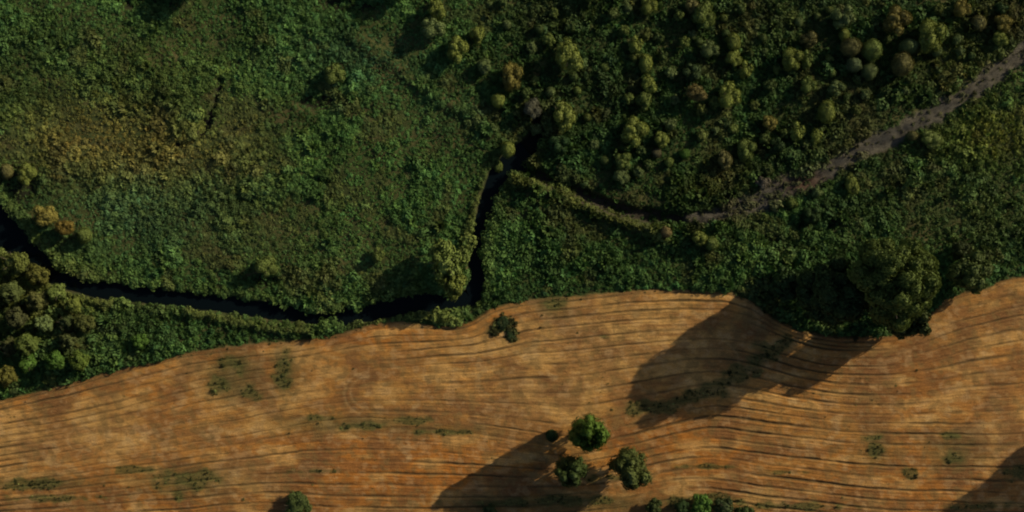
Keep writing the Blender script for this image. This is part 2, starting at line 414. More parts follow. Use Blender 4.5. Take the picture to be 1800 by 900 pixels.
# ------------------------------------------------------------------ foliage building blocks
def quads(cent, nrm, size, asp=1.0, r=rng):
    """leaf sprays: one slightly folded quad each, around centre with normal"""
    n = len(cent)
    nrm = nrm / np.maximum(np.linalg.norm(nrm, axis=1, keepdims=True), 1e-6)
    a = r.normal(size=(n, 3)); a = a - (a * nrm).sum(1, keepdims=True) * nrm
    a /= np.linalg.norm(a, axis=1, keepdims=True); b_ = np.cross(nrm, a)
    s = (size * r.uniform(0.6, 1.35, n))[:, None] if np.isscalar(size) else size[:, None]
    a = a * s * 0.5; b_ = b_ * s * 0.5 * asp; up = nrm * s * 0.16
    v = np.stack([cent - a - b_ * .4, cent - a * .1 - b_ + up, cent + a + b_ * .3, cent + a * .1 + b_ + up], 1).reshape(-1, 3)
    return v, np.arange(4 * n).reshape(-1, 4)


def dirs(n, r=rng, zmin=-1.0):
    z = r.uniform(zmin, 1, n); t_ = r.uniform(0, 2 * math.pi, n); s = np.sqrt(1 - z * z)
    return np.stack([s * np.cos(t_), s * np.sin(t_), z], 1)


def crown_mesh(name, nleaf, leaf, seed, lobes=12, lobe_r=0.42, zc=0.55, zr=0.45, fill=0.2, round_=False, full=False):
    """unit crown: radius about 1 in x/y, z from 0 to 1; bumps of unequal size give it an uneven outline"""
    r = np.random.default_rng(seed)
    ld = dirs(lobes, r, -0.35); off = r.uniform(0.5, 0.78, lobes)[:, None]
    lc = ld * off; lr = lobe_r * r.uniform(0.65, 1.25, lobes)
    lc = np.vstack([lc, [[0, 0, 0]]]); lr = np.append(lr, 0.62)
    w_ = lr ** 2; idx = r.choice(len(lc), nleaf, p=w_ / w_.sum())
    d = dirs(nleaf, r)
    rad = lr[idx] * np.where(r.random(nleaf) < fill, r.uniform(0.3, 0.9, nleaf), r.uniform(0.88, 1.08, nleaf))
    p = lc[idx] + d * rad[:, None]
    if round_:
        bd = dirs(lobes, r, -0.5); bw = r.uniform(.28, .5, lobes); bh = r.uniform(.05, .22, lobes); tw = r.uniform(.8, 1.0)
        def prof(dd):
            c_ = np.clip(dd @ bd.T, -1, 1); ang_ = np.arccos(c_)
            return 0.84 + (bh * np.exp(-(ang_ / bw) ** 2)).max(1)
        pr = prof(d)
        p = d * (pr * np.where(r.random(nleaf) < fill, r.uniform(.9, .97, nleaf), r.normal(1.0, .05, nleaf)))[:, None]
        lc = np.zeros((1, 3)); lr = np.array([1.0]); idx = np.zeros(nleaf, int)
    # keep leaves that are not buried in another bump
    keep = np.ones(nleaf, bool)
    for k in range(0 if round_ else len(lc)):
        q = np.linalg.norm(p - lc[k], axis=1) < lr[k] * 0.72
        keep &= ~(q & (idx != k) & (r.random(nleaf) > 0.12))
    p, d = p[keep], d[keep]
    nr_ = d + r.normal(size=d.shape) * 0.20 + p * 0.45
    if full: p[:, 2] = np.sign(p[:, 2]) * np.abs(p[:, 2]) ** 0.6; lc = lc.copy(); lc[:, 2] = np.sign(lc[:, 2]) * np.abs(lc[:, 2]) ** 0.6
    p = p * np.array([1, 1, zr]) + np.array([0, 0, zc])
    p[:, 2] = np.maximum(p[:, 2], 0.02)
    v, f = quads(p, nr_, leaf, 0.9, r)
    # dense inner foliage of every bump, closed, so that no light leaks through the crown
    us, vs_ = (24, 14) if round_ else (10, 7)
    for k in range(len(lc)):
        a_ = np.linspace(0, 2 * math.pi, us, endpoint=False)[None, :]; b_ = np.linspace(0.02, math.pi - 0.02, vs_)[:, None]
        q = np.stack([np.cos(a_) * np.sin(b_), np.sin(a_) * np.sin(b_), np.cos(b_) * np.ones_like(a_)], -1) * (lr[k] * 0.80 * r.uniform(.88, 1.08, (vs_, us, 1))) + lc[k]
        if round_:
            dd = np.stack([np.cos(a_) * np.sin(b_), np.sin(a_) * np.sin(b_), np.cos(b_) * np.ones_like(a_)], -1).reshape(-1, 3); q = dd * (prof(dd) * .95)[:, None]
        q = q.reshape(-1, 3) * np.array([1, 1, zr]) + np.array([0, 0, zc]); q[:, 2] = np.maximum(q[:, 2], 0.03)
        g_ = np.array([(i * us + j, (i + 1) * us + j, (i + 1) * us + (j + 1) % us, i * us + (j + 1) % us) for i in range(vs_ - 1) for j in range(us)])
        f = np.vstack([f, g_ + len(v)]); v = np.vstack([v, q])
    return mesh_from(name, v, f, M_LEAF, smooth=False)


def tube(pts, rad, seg=7):
    pts = [Vector(p) for p in pts]; v, f = [], []
    for i, p in enumerate(pts):
        d = (pts[min(i + 1, len(pts) - 1)] - pts[max(i - 1, 0)]).normalized()
        a = d.orthogonal().normalized(); b_ = d.cross(a)
        for k in range(seg):
            t_ = 2 * math.pi * k / seg; q = p + (a * math.cos(t_) + b_ * math.sin(t_)) * rad[i]; v.append(q[:])
    for i in range(len(pts) - 1):
        for k in range(seg):
            f.append((i * seg + k, i * seg + (k + 1) % seg, (i + 1) * seg + (k + 1) % seg, (i + 1) * seg + k))
    return v, f


def trunk_mesh(name, seed, tr=0.07, limbs=5, base=0.3):
    """unit trunk: height about .75, with limbs spreading to radius .7"""
    r = random.Random(seed); V_, F_ = [], []
    def add(vf):
        o_ = len(V_); V_.extend(vf[0]); F_.extend([tuple(i + o_ for i in q) for q in vf[1]])
    lean = (r.uniform(-.06, .06), r.uniform(-.06, .06))
    add(tube([(0, 0, -0.08), (lean[0] * .3, lean[1] * .3, .15), (lean[0], lean[1], .45), (lean[0] * 1.5, lean[1] * 1.2, .78)], [tr * 1.25, tr * .9, tr * .6, tr * .2]))
    for k in range(limbs):
        a = 2 * math.pi * (k + r.uniform(-.3, .3)) / limbs; z0 = base + r.uniform(0, .2); R_ = r.uniform(.5, .75)
        add(tube([(lean[0] * .7, lean[1] * .7, z0), (math.cos(a) * R_ * .45, math.sin(a) * R_ * .45, z0 + .14), (math.cos(a) * R_, math.sin(a) * R_, z0 + .26 + r.uniform(0, .1))], [tr * .5, tr * .33, tr * .12], 5))
    return mesh_from(name, np.array(V_), np.array(F_), M_BARK)


# ------------------------------------------------------------------ scattered undergrowth (instances of leafy tufts on points)
tuft_col = bpy.data.collections.new('tuft_sources')
def tuft(name, seed, kind):
    r = np.random.default_rng(seed)
    if kind == 'shrub':
        nl = 85; d = dirs(nl, r, -0.1); lob = 1 + 0.25 * np.sin(d[:, 0] * 5 + seed) * np.cos(d[:, 1] * 4)
        p = d * (lob * r.uniform(0.75, 1.05, nl))[:, None] * np.array([1, 1, 0.9]); p[:, 2] = np.abs(p[:, 2]) * 1.0
        v, f = quads(p, d + r.normal(size=d.shape) * 0.28, 0.46, 0.8, r)
    else:
        nb = 46; ang = r.uniform(0, 2 * math.pi, nb); rr = np.sqrt(r.random(nb)) * 0.45; ln = r.uniform(0.7, 1.25, nb); ben = r.uniform(0.2, 0.9, nb)
        bx, by = rr * np.cos(ang), rr * np.sin(ang); da = ang + r.normal(size=nb) * 0.6; dx, dy = np.cos(da), np.sin(da); w_ = r.uniform(.07, .14, nb)
        P = []
        for (hh, oo, ww) in [(0, 0, 1.0), (.6, .25, 1.1), (1, .9, .25)]:
            cxx = bx + dx * ben * oo * .7; cyy = by + dy * ben * oo * .7; cz = ln * hh * (1 - .25 * ben * oo)
            P.append(np.stack([cxx - dy * w_ * ww, cyy + dx * w_ * ww, cz], 1)); P.append(np.stack([cxx + dy * w_ * ww, cyy - dx * w_ * ww, cz], 1))
        v = np.stack(P, 1).reshape(-1, 3); b0 = np.arange(nb)[:, None] * 6
        f = np.concatenate([b0 + np.array([[0, 1, 3, 2]]), b0 + np.array([[2, 3, 5, 4]])])
    me = mesh_from(name, v, f, M_TUFT, smooth=False)
    ob = bpy.data.objects.new(name, me); tuft_col.objects.link(ob)
for k in range(5): tuft('tuft_a%d' % k, 100 + k, 'shrub')
for k in range(3): tuft('tuft_b%d' % k, 200 + k, 'grass')

ng = bpy.data.node_groups.new('scatter_tufts', 'GeometryNodeTree')
ng.interface.new_socket('Geometry', in_out='INPUT', socket_type='NodeSocketGeometry')
ng.interface.new_socket('Geometry', in_out='OUTPUT', socket_type='NodeSocketGeometry')
gi = ng.nodes.new('NodeGroupInput'); go = ng.nodes.new('NodeGroupOutput')
iop = ng.nodes.new('GeometryNodeInstanceOnPoints'); ci = ng.nodes.new('GeometryNodeCollectionInfo')
ci.inputs['Collection'].default_value = tuft_col; ci.inputs['Separate Children'].default_value = True; ci.inputs['Reset Children'].default_value = True
def named(nm, ty):
    n_ = ng.nodes.new('GeometryNodeInputNamedAttribute'); n_.data_type = ty; n_.inputs['Name'].default_value = nm; return n_.outputs['Attribute']
ng.links.new(gi.outputs[0], iop.inputs['Points']); ng.links.new(ci.outputs[0], iop.inputs['Instance'])
iop.inputs['Pick Instance'].default_value = True
ng.links.new(named('pick', 'INT'), iop.inputs['Instance Index'])
ng.links.new(named('rot', 'FLOAT_VECTOR'), iop.inputs['Rotation'])
ng.links.new(named('siz', 'FLOAT_VECTOR'), iop.inputs['Scale'])
ng.links.new(iop.outputs[0], go.inputs[0])


def scatter(name, P, pick, rot, siz, tint, label, cat):
    me = bpy.data.meshes.new(name); n_ = len(P)
    me.vertices.add(n_); me.vertices.foreach_set('co', np.ascontiguousarray(P, np.float32).ravel())
    a = me.attributes.new('pick', 'INT', 'POINT'); a.data.foreach_set('value', pick.astype(np.int32))
    a = me.attributes.new('rot', 'FLOAT_VECTOR', 'POINT'); a.data.foreach_set('vector', rot.astype(np.float32).ravel())
    a = me.attributes.new('siz', 'FLOAT_VECTOR', 'POINT'); a.data.foreach_set('vector', siz.astype(np.float32).ravel())
    c = np.ones((n_, 4), np.float32); c[:, :3] = np.clip(tint, 0.002, 1)
    a = me.attributes.new('tint', 'FLOAT_COLOR', 'POINT'); a.data.foreach_set('color', c.ravel())
    o = link(name, me); md = o.modifiers.new('scatter', 'NODES'); md.node_group = ng
    o['kind'] = 'stuff'; o['label'] = label; o['category'] = cat
    print(name, n_)
    return o


def jitter_grid(step, a0, a1, b0, b1, r):
    gx, gy = np.meshgrid(np.arange(a0, a1, step), np.arange(b0, b1, step))
    gx = gx.ravel() + r.uniform(-.55, .55, gx.size) * step; gy = gy.ravel() + r.uniform(-.55, .55, gy.size) * step
    return gx, gy


# colour patches of the wetland: x, y, rx, ry, colour, strength
GREEN = np.array([.064, .130, .036])
PATCH = [(150, 240, 130, 75, (.185, .142, .042), .9), (290, 270, 110, 60, (.165, .125, .036), .8), (440, 265, 70, 70, (.120, .090, .030), .6),
         (60, 120, 200, 120, (.060, .085, .025), .5), (250, 370, 220, 70, (.052, .088, .038), .75), (640, 100, 120, 50, (.038, .080, .036), .8),
         (780, 200, 110, 40, (.050, .095, .032), .7), (470, 400, 140, 70, (.072, .076, .026), .6), (620, 330, 180, 130, (.050, .098, .024), .7),
         (980, 420, 140, 80, (.050, .100, .026), .7), (1760, 235, 110, 60, (.130, .135, .022), .85), (1720, 380, 140, 70, (.072, .088, .026), .7),
         (1560, 360, 100, 60, (.060, .095, .028), .6), (1350, 30, 130, 50, (.078, .092, .028), .6), (1230, 330, 60, 25, (.075, .110, .018), .8),
         (1270, 300, 40, 40, (.130, .090, .028), .6), (1500, 170, 50, 40, (.105, .085, .035), .6), (1680, 110, 90, 50, (.110, .115, .024), .7),
         (1480, 250, 80, 50, (.085, .085, .030), .6), (1760, 30, 80, 50, (.125, .105, .032), .6), (60, 520, 110, 80, (.105, .100, .026), .8),
         (960, 20, 90, 40, (.072, .070, .028), .5), (150, 590, 140, 50, (.055, .085, .028), .5), (1050, 140, 80, 60, (.050, .080, .028), .5),
         (1300, 430, 160, 40, (.055, .085, .022), .6), (300, 130, 160, 70, (.066, .088, .022), .6), (700, 480, 120, 50, (.055, .080, .026), .5)]
def wet_tint(px, py, r):
    col = GREEN[None] * np.ones((len(px), 1))
    for (cx, cy, rx, ry, c, s) in PATCH:
        f_ = (s * np.exp(-(((px - cx) / rx) ** 2 + ((py - cy) / ry) ** 2)))[:, None]; col = col * (1 - f_) + np.array(c)[None] * f_
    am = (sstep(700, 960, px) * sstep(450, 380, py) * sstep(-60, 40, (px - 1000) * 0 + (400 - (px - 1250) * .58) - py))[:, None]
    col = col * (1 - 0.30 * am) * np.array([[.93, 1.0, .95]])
    X, Y = px * PXM, py * PXM
    n_ = fbm(X, Y, 4, 71, 3)[:, None]; m_ = fbm(X, Y, 9, 72, 3)[:, None]
    col = col * (0.55 + 0.9 * n_) * (0.7 + 0.6 * m_)
    brown = (np.clip((fbm(X, Y, 4, 73, 3) - 0.62) * 5, 0, 0.4))[:, None]
    col = col * (1 - brown) + np.array([.110, .095, .035])[None] * brown
    j = r.lognormal(0, 0.20, len(px))[:, None]; hue = r.normal(size=(len(px), 1)) * 0.07
    col = col * (1 + .18 * (sstep(960, 800, px) * sstep(560, 480, py)))[:, None]
    return col * j * np.concatenate([1 + hue, np.ones_like(hue), 1 - hue], 1)


for i_, p_ in enumerate(PATCH): PATCH[i_] = p_[:4] + (tuple(1.22 * q_ for q_ in p_[4]), p_[5])
r = np.random.default_rng(99)
gx, gy = jitter_grid(4.5, -150, 1960, -140, 800, r)
z, _, cls, mk = terrain(gx, gy)
X, Y = gx * PXM, gy * PXM
dens = np.ones(len(gx))
dens[mk['infield'] > 0.25] = 0
dens *= 1 - sstep(0.05, 0.35, mk['riv'])
dens *= 1 - np.interp(gx, [1050, 1230, 1330, 1400, 1550], [.3, .3, .55, .82, .85]) * sstep(.35, .95, mk['trk'])
dens *= 1 - 0.75 * sstep(.3, .8, mk['dit'])
dens *= 1 - 0.6 * sstep(.4, .9, mk['gul'])
dens *= 1 - 0.45 * mk['hol']
dens = np.maximum(dens, sstep(.3, .7, mk['lit_bank']) * (mk['infield'] < .25) * (mk['riv'] < .3))
dens *= 0.80 + 0.5 * sstep(.38, .62, fbm(X, Y, 3.2, 81, 3))
keep = r.random(len(gx)) < dens
gx, gy, z = gx[keep], gy[keep], z[keep]; mk = {k: v_[keep] for k, v_ in mk.items()}; X, Y = X[keep], Y[keep]
n_ = len(gx)
roughness = 0.75 + 0.8 * sstep(.35, .65, fbm(X, Y, 6, 83, 3))
s = r.lognormal(-0.78, 0.34, n_) * roughness
# rank growth along the banks, finer sward at the upper left, coarse scrub among the trees
bankd, bankw, _ = polydist(gx, gy, RIVER[:24]); bank = np.exp(-((bankd - bankw - 8) / 9.0) ** 2)
d2, w2, _ = polydist(gx, gy, DITCH); bank2 = np.exp(-((d2 - w2 - 8) / 8.0) ** 2) * (gy > np.interp(gx, [893, 1000, 1060, 1200], [292, 343, 368, 388]))
s *= 1 + 0.30 * bank + 0.5 * bank2
s *= 1 - 0.26 * sstep(900, 780, gx) * sstep(520, 420, gy) - 0.12 * sstep(1350, 1500, gx) * sstep(300, 360, gy)
flat = sstep(900, 780, gx) * sstep(540, 440, gy)
s *= 1 - 0.3 * mk['trk']
amongst = sstep(880, 960, gx) * sstep(470, 380, gy)
s *= (1 - 0.22 * amongst) * np.where(r.random(n_) < 0.035 * amongst, 2.1, 1.0)
s = np.clip(s * (1 - 0.35 * sstep(-14, 0, mk['edge'])), 0.16, 1.35)
hgt = s * (r.uniform(0.50, 1.15, n_) * (1 - .25 * flat)) * (1 + 0.3 * bank2)
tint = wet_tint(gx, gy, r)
lit = np.clip(mk['lit_bank'] * np.where((gx > 590) & (gx < 880) & (gy < 245), .1, .75) + bank * 0.25, 0, 0.8)[:, None]; tint = tint * (1 - lit) + np.array([.150, .175, .045])[None] * r.lognormal(0, .2, n_)[:, None] * lit  # sunlit bank edges painted into the leaf tint
tr_ = (mk['trk'] * 0.6)[:, None]; tint = tint * (1 - tr_) + np.array([.14, .12, .075])[None] * tr_
grassy = r.random(n_) < np.where(bank2 > .3, .6, 0.28)
pick = np.where(grassy, r.integers(5, 8, n_), r.integers(0, 5, n_))
siz = np.stack([s * r.uniform(.8, 1.2, n_), s * r.uniform(.8, 1.2, n_), np.where(grassy, hgt * 1.25, hgt)], 1)
rot = np.stack([r.normal(size=n_) * .12, r.normal(size=n_) * .12, r.uniform(0, 6.28, n_)], 1)
P = np.stack([wx(gx), wy(gy), z - 0.05], 1)
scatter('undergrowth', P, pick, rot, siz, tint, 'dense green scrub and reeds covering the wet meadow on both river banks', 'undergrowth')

# weeds in the ploughed field
gx, gy = jitter_grid(3.2, -120, 1950, 490, 1050, r)
z, _, cls, mk = terrain(gx, gy)
keep = (mk['infield'] > .9) & (r.random(len(gx)) < np.clip((sstep(.35, 1.0, mk['wd']) * 0.50 + .45 * (np.hypot((gx - 890) / 24, (gy - 577) / 32) < 1) * mk['wd']) + 0.006 * (fbm(gx * PXM, gy * PXM, 5, 91, 3) > .55) + .10 * (mk['edge'] < 5), 0, 1))
gx, gy, z = gx[keep], gy[keep], z[keep]; n_ = len(gx)
s = r.lognormal(-2.15, 0.45, n_) * np.where(np.hypot((gx - 890) / 30, (gy - 577) / 38) < 1, 1.9, 1.0)
tint = np.array([.062, .070, .022])[None] * r.lognormal(0, .5, n_)[:, None]
scatter('weeds', np.stack([wx(gx), wy(gy), z - 0.02], 1), r.integers(0, 8, n_), np.stack([r.normal(size=n_) * .1, r.normal(size=n_) * .1, r.uniform(0, 6.28, n_)], 1),
        np.stack([s * 1.2, s, s * .8], 1), tint, 'low green weeds in patches across the ploughed field', 'weeds')

# ------------------------------------------------------------------ trees and bushes, each a thing of its own
CR_S = [crown_mesh('bush_crown', 800, 0.17, 300 + k, 8, .38, .50, .48, .15, True) for k in range(4)]
CR_M = [crown_mesh('tree_crown', 2200, 0.10, 320 + k, 13, .30, .50, .48, .15, True) for k in range(5)]
for k_ in range(4): CR_S.append(crown_mesh('bush_crown', 900, 0.19, 360 + k_, 9, .40, .46, .46, .25))
for k_ in range(6): CR_M.append(crown_mesh('tree_crown', 2600, 0.115, 380 + k_, 16, .36, .47, .46, .25))
CR_R = [crown_mesh('rough_crown', 2300, 0.125, 340 + k, 26, .27, .52, .48, .3) for k in range(4)]     # lumpy, clumpy crowns
TR = [trunk_mesh('trunk', 400 + k) for k in range(4)]


def ground_z(px, py):
    return float(terrain(np.array([float(px)]), np.array([float(py)]))[0][0])


OL, YG, OR, GG, DG, BR, VG = (.125, .170, .044), (.162, .200, .046), (.190, .172, .045), (.122, .168, .062), (.038, .072, .024), (.140, .138, .052), (.080, .160, .030)
count = 0
def plant(x, y, rad, h, label, col, cat='tree', group=None, asp=1.0, crown=None, name=None, rough=False, rot=None):
    """x, y: crown centre in photo pixels, rad: pixels, h: metres"""
    global count
    count += 1
    zc = 0.6 * h
    k = 1 - zc / H
    X_, Y_ = float(wx(x)) * k, float(wy(y)) * k
    bx, by = X_ / PXM + 900, 450 - Y_ / PXM
    e = bpy.data.objects.new(name or ('bush' if cat == 'bush' else 'tree'), None); COL.objects.link(e)
    e.empty_display_size = 0.5
    e.location = (X_, Y_, ground_z(bx, by) - 0.05)
    R_ = rad * PXM * k
    e.scale = (R_, R_ * asp, h)
    e['label'] = label; e['category'] = cat
    if group: e['group'] = group
    e.rotation_euler = (0, 0, 0)
    me = crown or (CR_R[count % 4] if rough else (CR_S[count % 8] if rad < 15 else CR_M[count % 5 if (1470 < x < 1620 and 60 < y < 130) or label[:7] == 'capsule' else 5 + count % 6]))
    c = bpy.data.objects.new('crown', me); COL.objects.link(c); c.parent = e
    a_ = (count * 2.39996) % 6.283 if rot is None else rot
    if asp == 1.0: c.rotation_euler = (0, 0, a_)
    elif count % 2: c.rotation_euler = (0, 0, math.pi)
    q = random.uniform(.88, 1.12)
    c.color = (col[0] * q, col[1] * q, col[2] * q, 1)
    t_ = bpy.data.objects.new('trunk', TR[count % 4]); COL.objects.link(t_); t_.parent = e; t_.rotation_euler = (0, 0, a_)
    return e


GT = 'round trees scattered over the scrub north of the track'
GU = 'bushes scattered over the scrub north of the track'
T = [
 # top centre group
 (770, 12, 17, 5.0, 'tall olive tree cut by the top frame edge, left of the centre row', YG, 1.15),
 (764, 47, 21, 5.2, 'grey-green tree just below the olive one at the top, above the dark hollow', GG, 1.05),
 (805, 87, 18, 5.4, 'bright yellow-green upright tree above the dark hollow left of the middle', YG, 1.3),
 (842, 62, 12, 3.4, 'small yellow-green tree right of the upright bright one', YG, 1.2),
 (855, 117, 14, 3.4, 'small grey-green bush between the bright upright tree and the orange-tipped one', GG, 1.0),
 (903, 132, 19, 4.4, 'orange-tipped olive tree standing over the dark hollow near the river head', OR, 1.35),
 (1003, 95, 27, 4.8, 'large olive tree with an orange right side and a long dark shadow to its left', YG, 1.1),
 (590, 130, 18, 3.8, 'lone olive tree in the open green meadow at the left half', OL, 1.1),
 (877, 176, 12, 2.8, 'small yellowish bush below the orange-tipped tree, above the meadow corner', YG, 1.1),
 (937, 190, 16, 4.0, 'grey leafed tree directly above the head of the dark river', (.10, .105, .075), 1.2),
 (990, 202, 22, 4.4, 'tall tree with yellow right side, right of the grey leafed tree', YG, 1.35),
 (985, 252, 20, 3.0, 'low dark green rounded tree right of the river head', (.04, .085, .03), .9),
 # column in the centre right
 (1118, 77, 13, 3.4, 'small olive tree at the top of the upright row of bushes', YG, 1.1),
 (1145, 8, 15, 4.4, 'yellow-green tree at the top frame edge above the upright row', YG, 1.3),
 (1106, 14, 9, 2.4, 'tiny pale bush at the top frame edge left of the yellow-green tree', GG, 1.0),
 (1240, 24, 20, 5.2, 'brownish olive tree near the top edge with a wide dark shadow on its left', OL, 1.3),
 (1217, 8, 15, 4.2, 'reddish brown bush at the top edge touching the brownish olive tree', BR, 1.0),
 (1138, 110, 12, 3.6, 'narrow bush second in the upright row, pale with a yellow side', YG, 1.4),
 (1144, 146, 14, 3.8, 'bright yellow-green bush third in the upright row', YG, 1.1),
 (1136, 178, 13, 3.0, 'dull green bush at the foot of the upright row', OL, 1.2),
 (1117, 232, 23, 4.6, 'bright yellow-green broad tree below the upright row, black shadow on its left', YG, 1.1),
 (1180, 216, 13, 2.6, 'small pale round bush right of the bright broad tree', GG, 1.0),
 (1163, 244, 14, 2.8, 'yellow-green bush just below the small pale round bush', YG, 1.1),
 (1157, 268, 9, 2.0, 'tiny greyish bush below the yellow-green one', (.115, .11, .06), 1.0),
 (1206, 270, 9, 2.0, 'tiny bright green bush right of the tiny greyish one', VG, 1.0),
 (1252, 86, 17, 3.8, 'grey-green dome left of the yellow row at the centre right', GG, .95),
 (1293, 72, 12, 3.0, 'yellow bush topping the short slanting row at the centre right', YG, 1.3),
 (1292, 101, 14, 3.2, 'yellow-green bush second in the short slanting row', YG, 1.1),
 (1312, 121, 13, 3.2, 'yellow-green bush lowest in the short slanting row', YG, 1.1),
 (1219, 126, 17, 3.8, 'dark green dome between the grey-green dome and the flat reddish tree', (.055, .09, .035), 1.0),
 (1227, 161, 21, 3.8, 'flat wide tree with a reddish brown heart', (.14, .12, .045), .72),
 (1287, 168, 20, 4.6, 'tall egg-shaped tree with bright green right rim right of the flat reddish tree', YG, 1.25),
 (1098, 284, 16, 2.8, 'olive bush above the muddy ditch below the bright broad tree', OL, 1.0),
 (1094, 308, 14, 2.4, 'pale green bush lowest above the muddy ditch', GG, 1.1),
 (1275, 280, 15, 2.4, 'reddish brown bush above the end of the muddy ditch', BR, 1.3),
 # right part
 (1396, 102, 19, 4.4, 'pale topped upright tree with a yellow patch, left of the cluster of domes', YG, 1.1),
 (1420, 104, 10, 3.2, 'slim bush touching the right side of the pale topped tree', OL, 1.6),
 (1424, 68, 15, 3.0, 'reddish brown bush above the pale topped upright tree', BR, 1.0),
 (1487, 28, 21, 4.4, 'round pale green tree near the top with a dark shadow to its left', GG, 1.0),
 (1487, 60, 9, 2.4, 'small upright yellow-green bush under the round pale green tree', YG, 1.3),
 (1499, 82, 19, 3.8, 'smooth brownish dome at the upper left of the cluster of domes', (.110, .112, .042), .95),
 (1537, 86, 19, 3.6, 'dull green dome right of the smooth brownish dome', OL, 1.0),
 (1505, 113, 14, 3.2, 'pale bluish green dome in the middle of the cluster of domes', (.095, .13, .06), 1.0),
 (1532, 124, 15, 3.4, 'pale green dome lowest of the cluster of domes', (.10, .135, .05), 1.05),
 (1580, 36, 23, 4.8, 'large olive tree near the top right with a rusty right rim', (.15, .135, .04), 1.1),
 (1603, 80, 17, 3.4, 'grey-green dome half behind the dome with the orange rim', GG, .9),
 (1590, 112, 20, 4.2, 'round dome with an orange rim and a wide dark left side', (.122, .120, .042), 1.1),
 (1643, 60, 24, 5.0, 'tall crescent lit tree with yellow-green rim at the top right', YG, 1.25),
 (1652, 88, 10, 2.4, 'small grey bush under the tall crescent lit tree', GG, 1.0),
 (1697, 14, 16, 4.0, 'yellow and orange tipped tree at the top right edge', OR, 1.1),
 (1726, 38, 13, 2.8, 'rust coloured bush right of the yellow and orange tipped tree', BR, 1.1),
 (1768, 38, 16, 3.2, 'golden brown bush nearest the top right corner', OR, 1.0),
 (1764, 12, 11, 3.0, 'small dark green bush above the golden brown one in the top right corner', DG, 1.0),
 (1689, 68, 11, 2.4, 'pale grey bush above the bright green glade by the track', GG, .9),
 (1762, 66, 14, 2.6, 'yellowish bush just above the upper end of the muddy track', YG, .9),
 (1426, 149, 14, 3.2, 'small dull dome upper left of the capsule shaped tree', OL, 1.1),
 (1473, 155, 15, 3.2, 'small pale dome right above the capsule shaped tree', GG, .9),
 (1456, 196, 15, 4.2, 'capsule shaped tree with a smooth yellow-green right side', YG, 1.5),
 (1354, 215, 15, 3.4, 'tree with a glowing orange right side left of the capsule shaped tree', OR, 1.0),
 (1316, 262, 17, 2.8, 'olive bush right above the curved end of the muddy track', OL, 1.2),
 (1403, 230, 13, 2.4, 'yellowish bush between the orange sided tree and the muddy track', YG, 1.2),
 (1440, 240, 12, 2.4, 'yellow-green bush closest above the middle of the muddy track', YG, 1.3),
 (1345, 322, 12, 1.8, 'bare looking grey bush at the curved end of the muddy track', (.14, .125, .095), 1.1),
 (1370, 255, 14, 2.2, 'dark green low bush left of the two yellowish bushes above the track', DG, 1.0),
]
for (x, y, rd, h, lb, c, asp) in T:
    big = h >= 3.0
    plant(x - 2, y, rd * (1.12 if rd < 15 else 1.06), rd * PXM * 1.65 * (1.05 if asp > 1.1 else .95) + .12 * h, lb, c, 'tree' if big else 'bush', GT if big else GU, asp)

rb = random.Random(31)
placed = [(q[0], q[1], q[2]) for q in T]
tries = 0; nb_ = 0
while nb_ < 72 and tries < 6000:
    tries += 1
    bx_, by_ = rb.uniform(880, 1790), rb.uniform(4, 345); rb_ = rb.uniform(7, 13)
    lim = min(395 - (bx_ - 1230) * .56 if bx_ > 1230 else 330, 335) - 22
    if by_ > lim or (bx_ < 980 and by_ > 230) or (1160 < bx_ < 1260 and by_ > 310): continue
    if any(math.hypot(bx_ - q[0], by_ - q[1]) < (q[2] + rb_) * .95 for q in placed): continue
    placed.append((bx_, by_, rb_)); nb_ += 1
    plant(bx_, by_, rb_, rb_ * PXM * rb.uniform(1.3, 1.9), 'small low green bush filling the scrub between the larger trees north of the track',
          rb.choice([OL, GG, (.075, .115, .035), (.085, .120, .036), (.11, .14, .038)]), 'bush', 'small green bushes between the larger trees', rough=rb_ > 10)

# south of the track and by the river
S = [
 (1637, 244, 24, 2.2, 'arched bright rimmed shrub just south of the muddy track', OL, .8),
 (1606, 238, 10, 1.8, 'small rusty bush touching the south side of the muddy track', BR, 1.0),
 (1500, 322, 15, 2.2, 'yellow-green shrub south of the bend of the track, beside the pale green meadow', YG, 1.3),
 (1438, 336, 10, 1.8, 'small pale bush on the south edge of the track by its reddish mud', GG, 1.0),
 (1432, 378, 17, 2.8, 'dark green shrub in the shaded hollow south of the track', DG, 1.0),
 (1395, 355, 12, 2.0, 'small olive shrub at the north rim of the shaded hollow', OL, 1.0),
 (1228, 418, 17, 3.2, 'olive bush at the right end of the bright bank below the ditch', YG, .9),
 (1252, 428, 14, 2.8, 'yellowish bush right of the olive one at the end of the bright bank', OL, 1.0),
 (1170, 408, 11, 2.2, 'small straw coloured bush where the bright bank ends', (.19, .155, .07), 1.0),
 (893, 262, 14, 2.6, 'pale yellowish bush on the left bank at the river head', YG, 1.1),
 (875, 290, 10, 1.9, 'small olive bush on the left bank just below the river head', OL, 1.2),
 (465, 468, 22, 3.4, 'broad olive bush on the meadow bank with a dark hollow on its left', OL, .9),
 (662, 448, 13, 2.2, 'small olive bush left of the dark shadow by the river confluence', OL, 1.1),
 (75, 378, 21, 4.2, 'orange tinted tree upper left of the three on the left river bank', OR, 1.0),
 (111, 398, 17, 3.8, 'golden round tree in the middle of the three on the left river bank', (.165, .125, .03), 1.0),
 (147, 413, 14, 2.8, 'small olive tree last of the three on the left river bank', OL, 1.1),
 (42, 307, 17, 3.0, 'yellow-green tree at the left edge above the three bank trees', YG, 1.2),
 (8, 300, 12, 2.6, 'reddish brown bush at the left frame edge beside the yellow-green tree', BR, 1.2),
]
for (x, y, rd, h, lb, c, asp) in S:
    plant(x, y, rd, h, lb, c, 'tree' if h >= 3 else 'bush', None, asp)

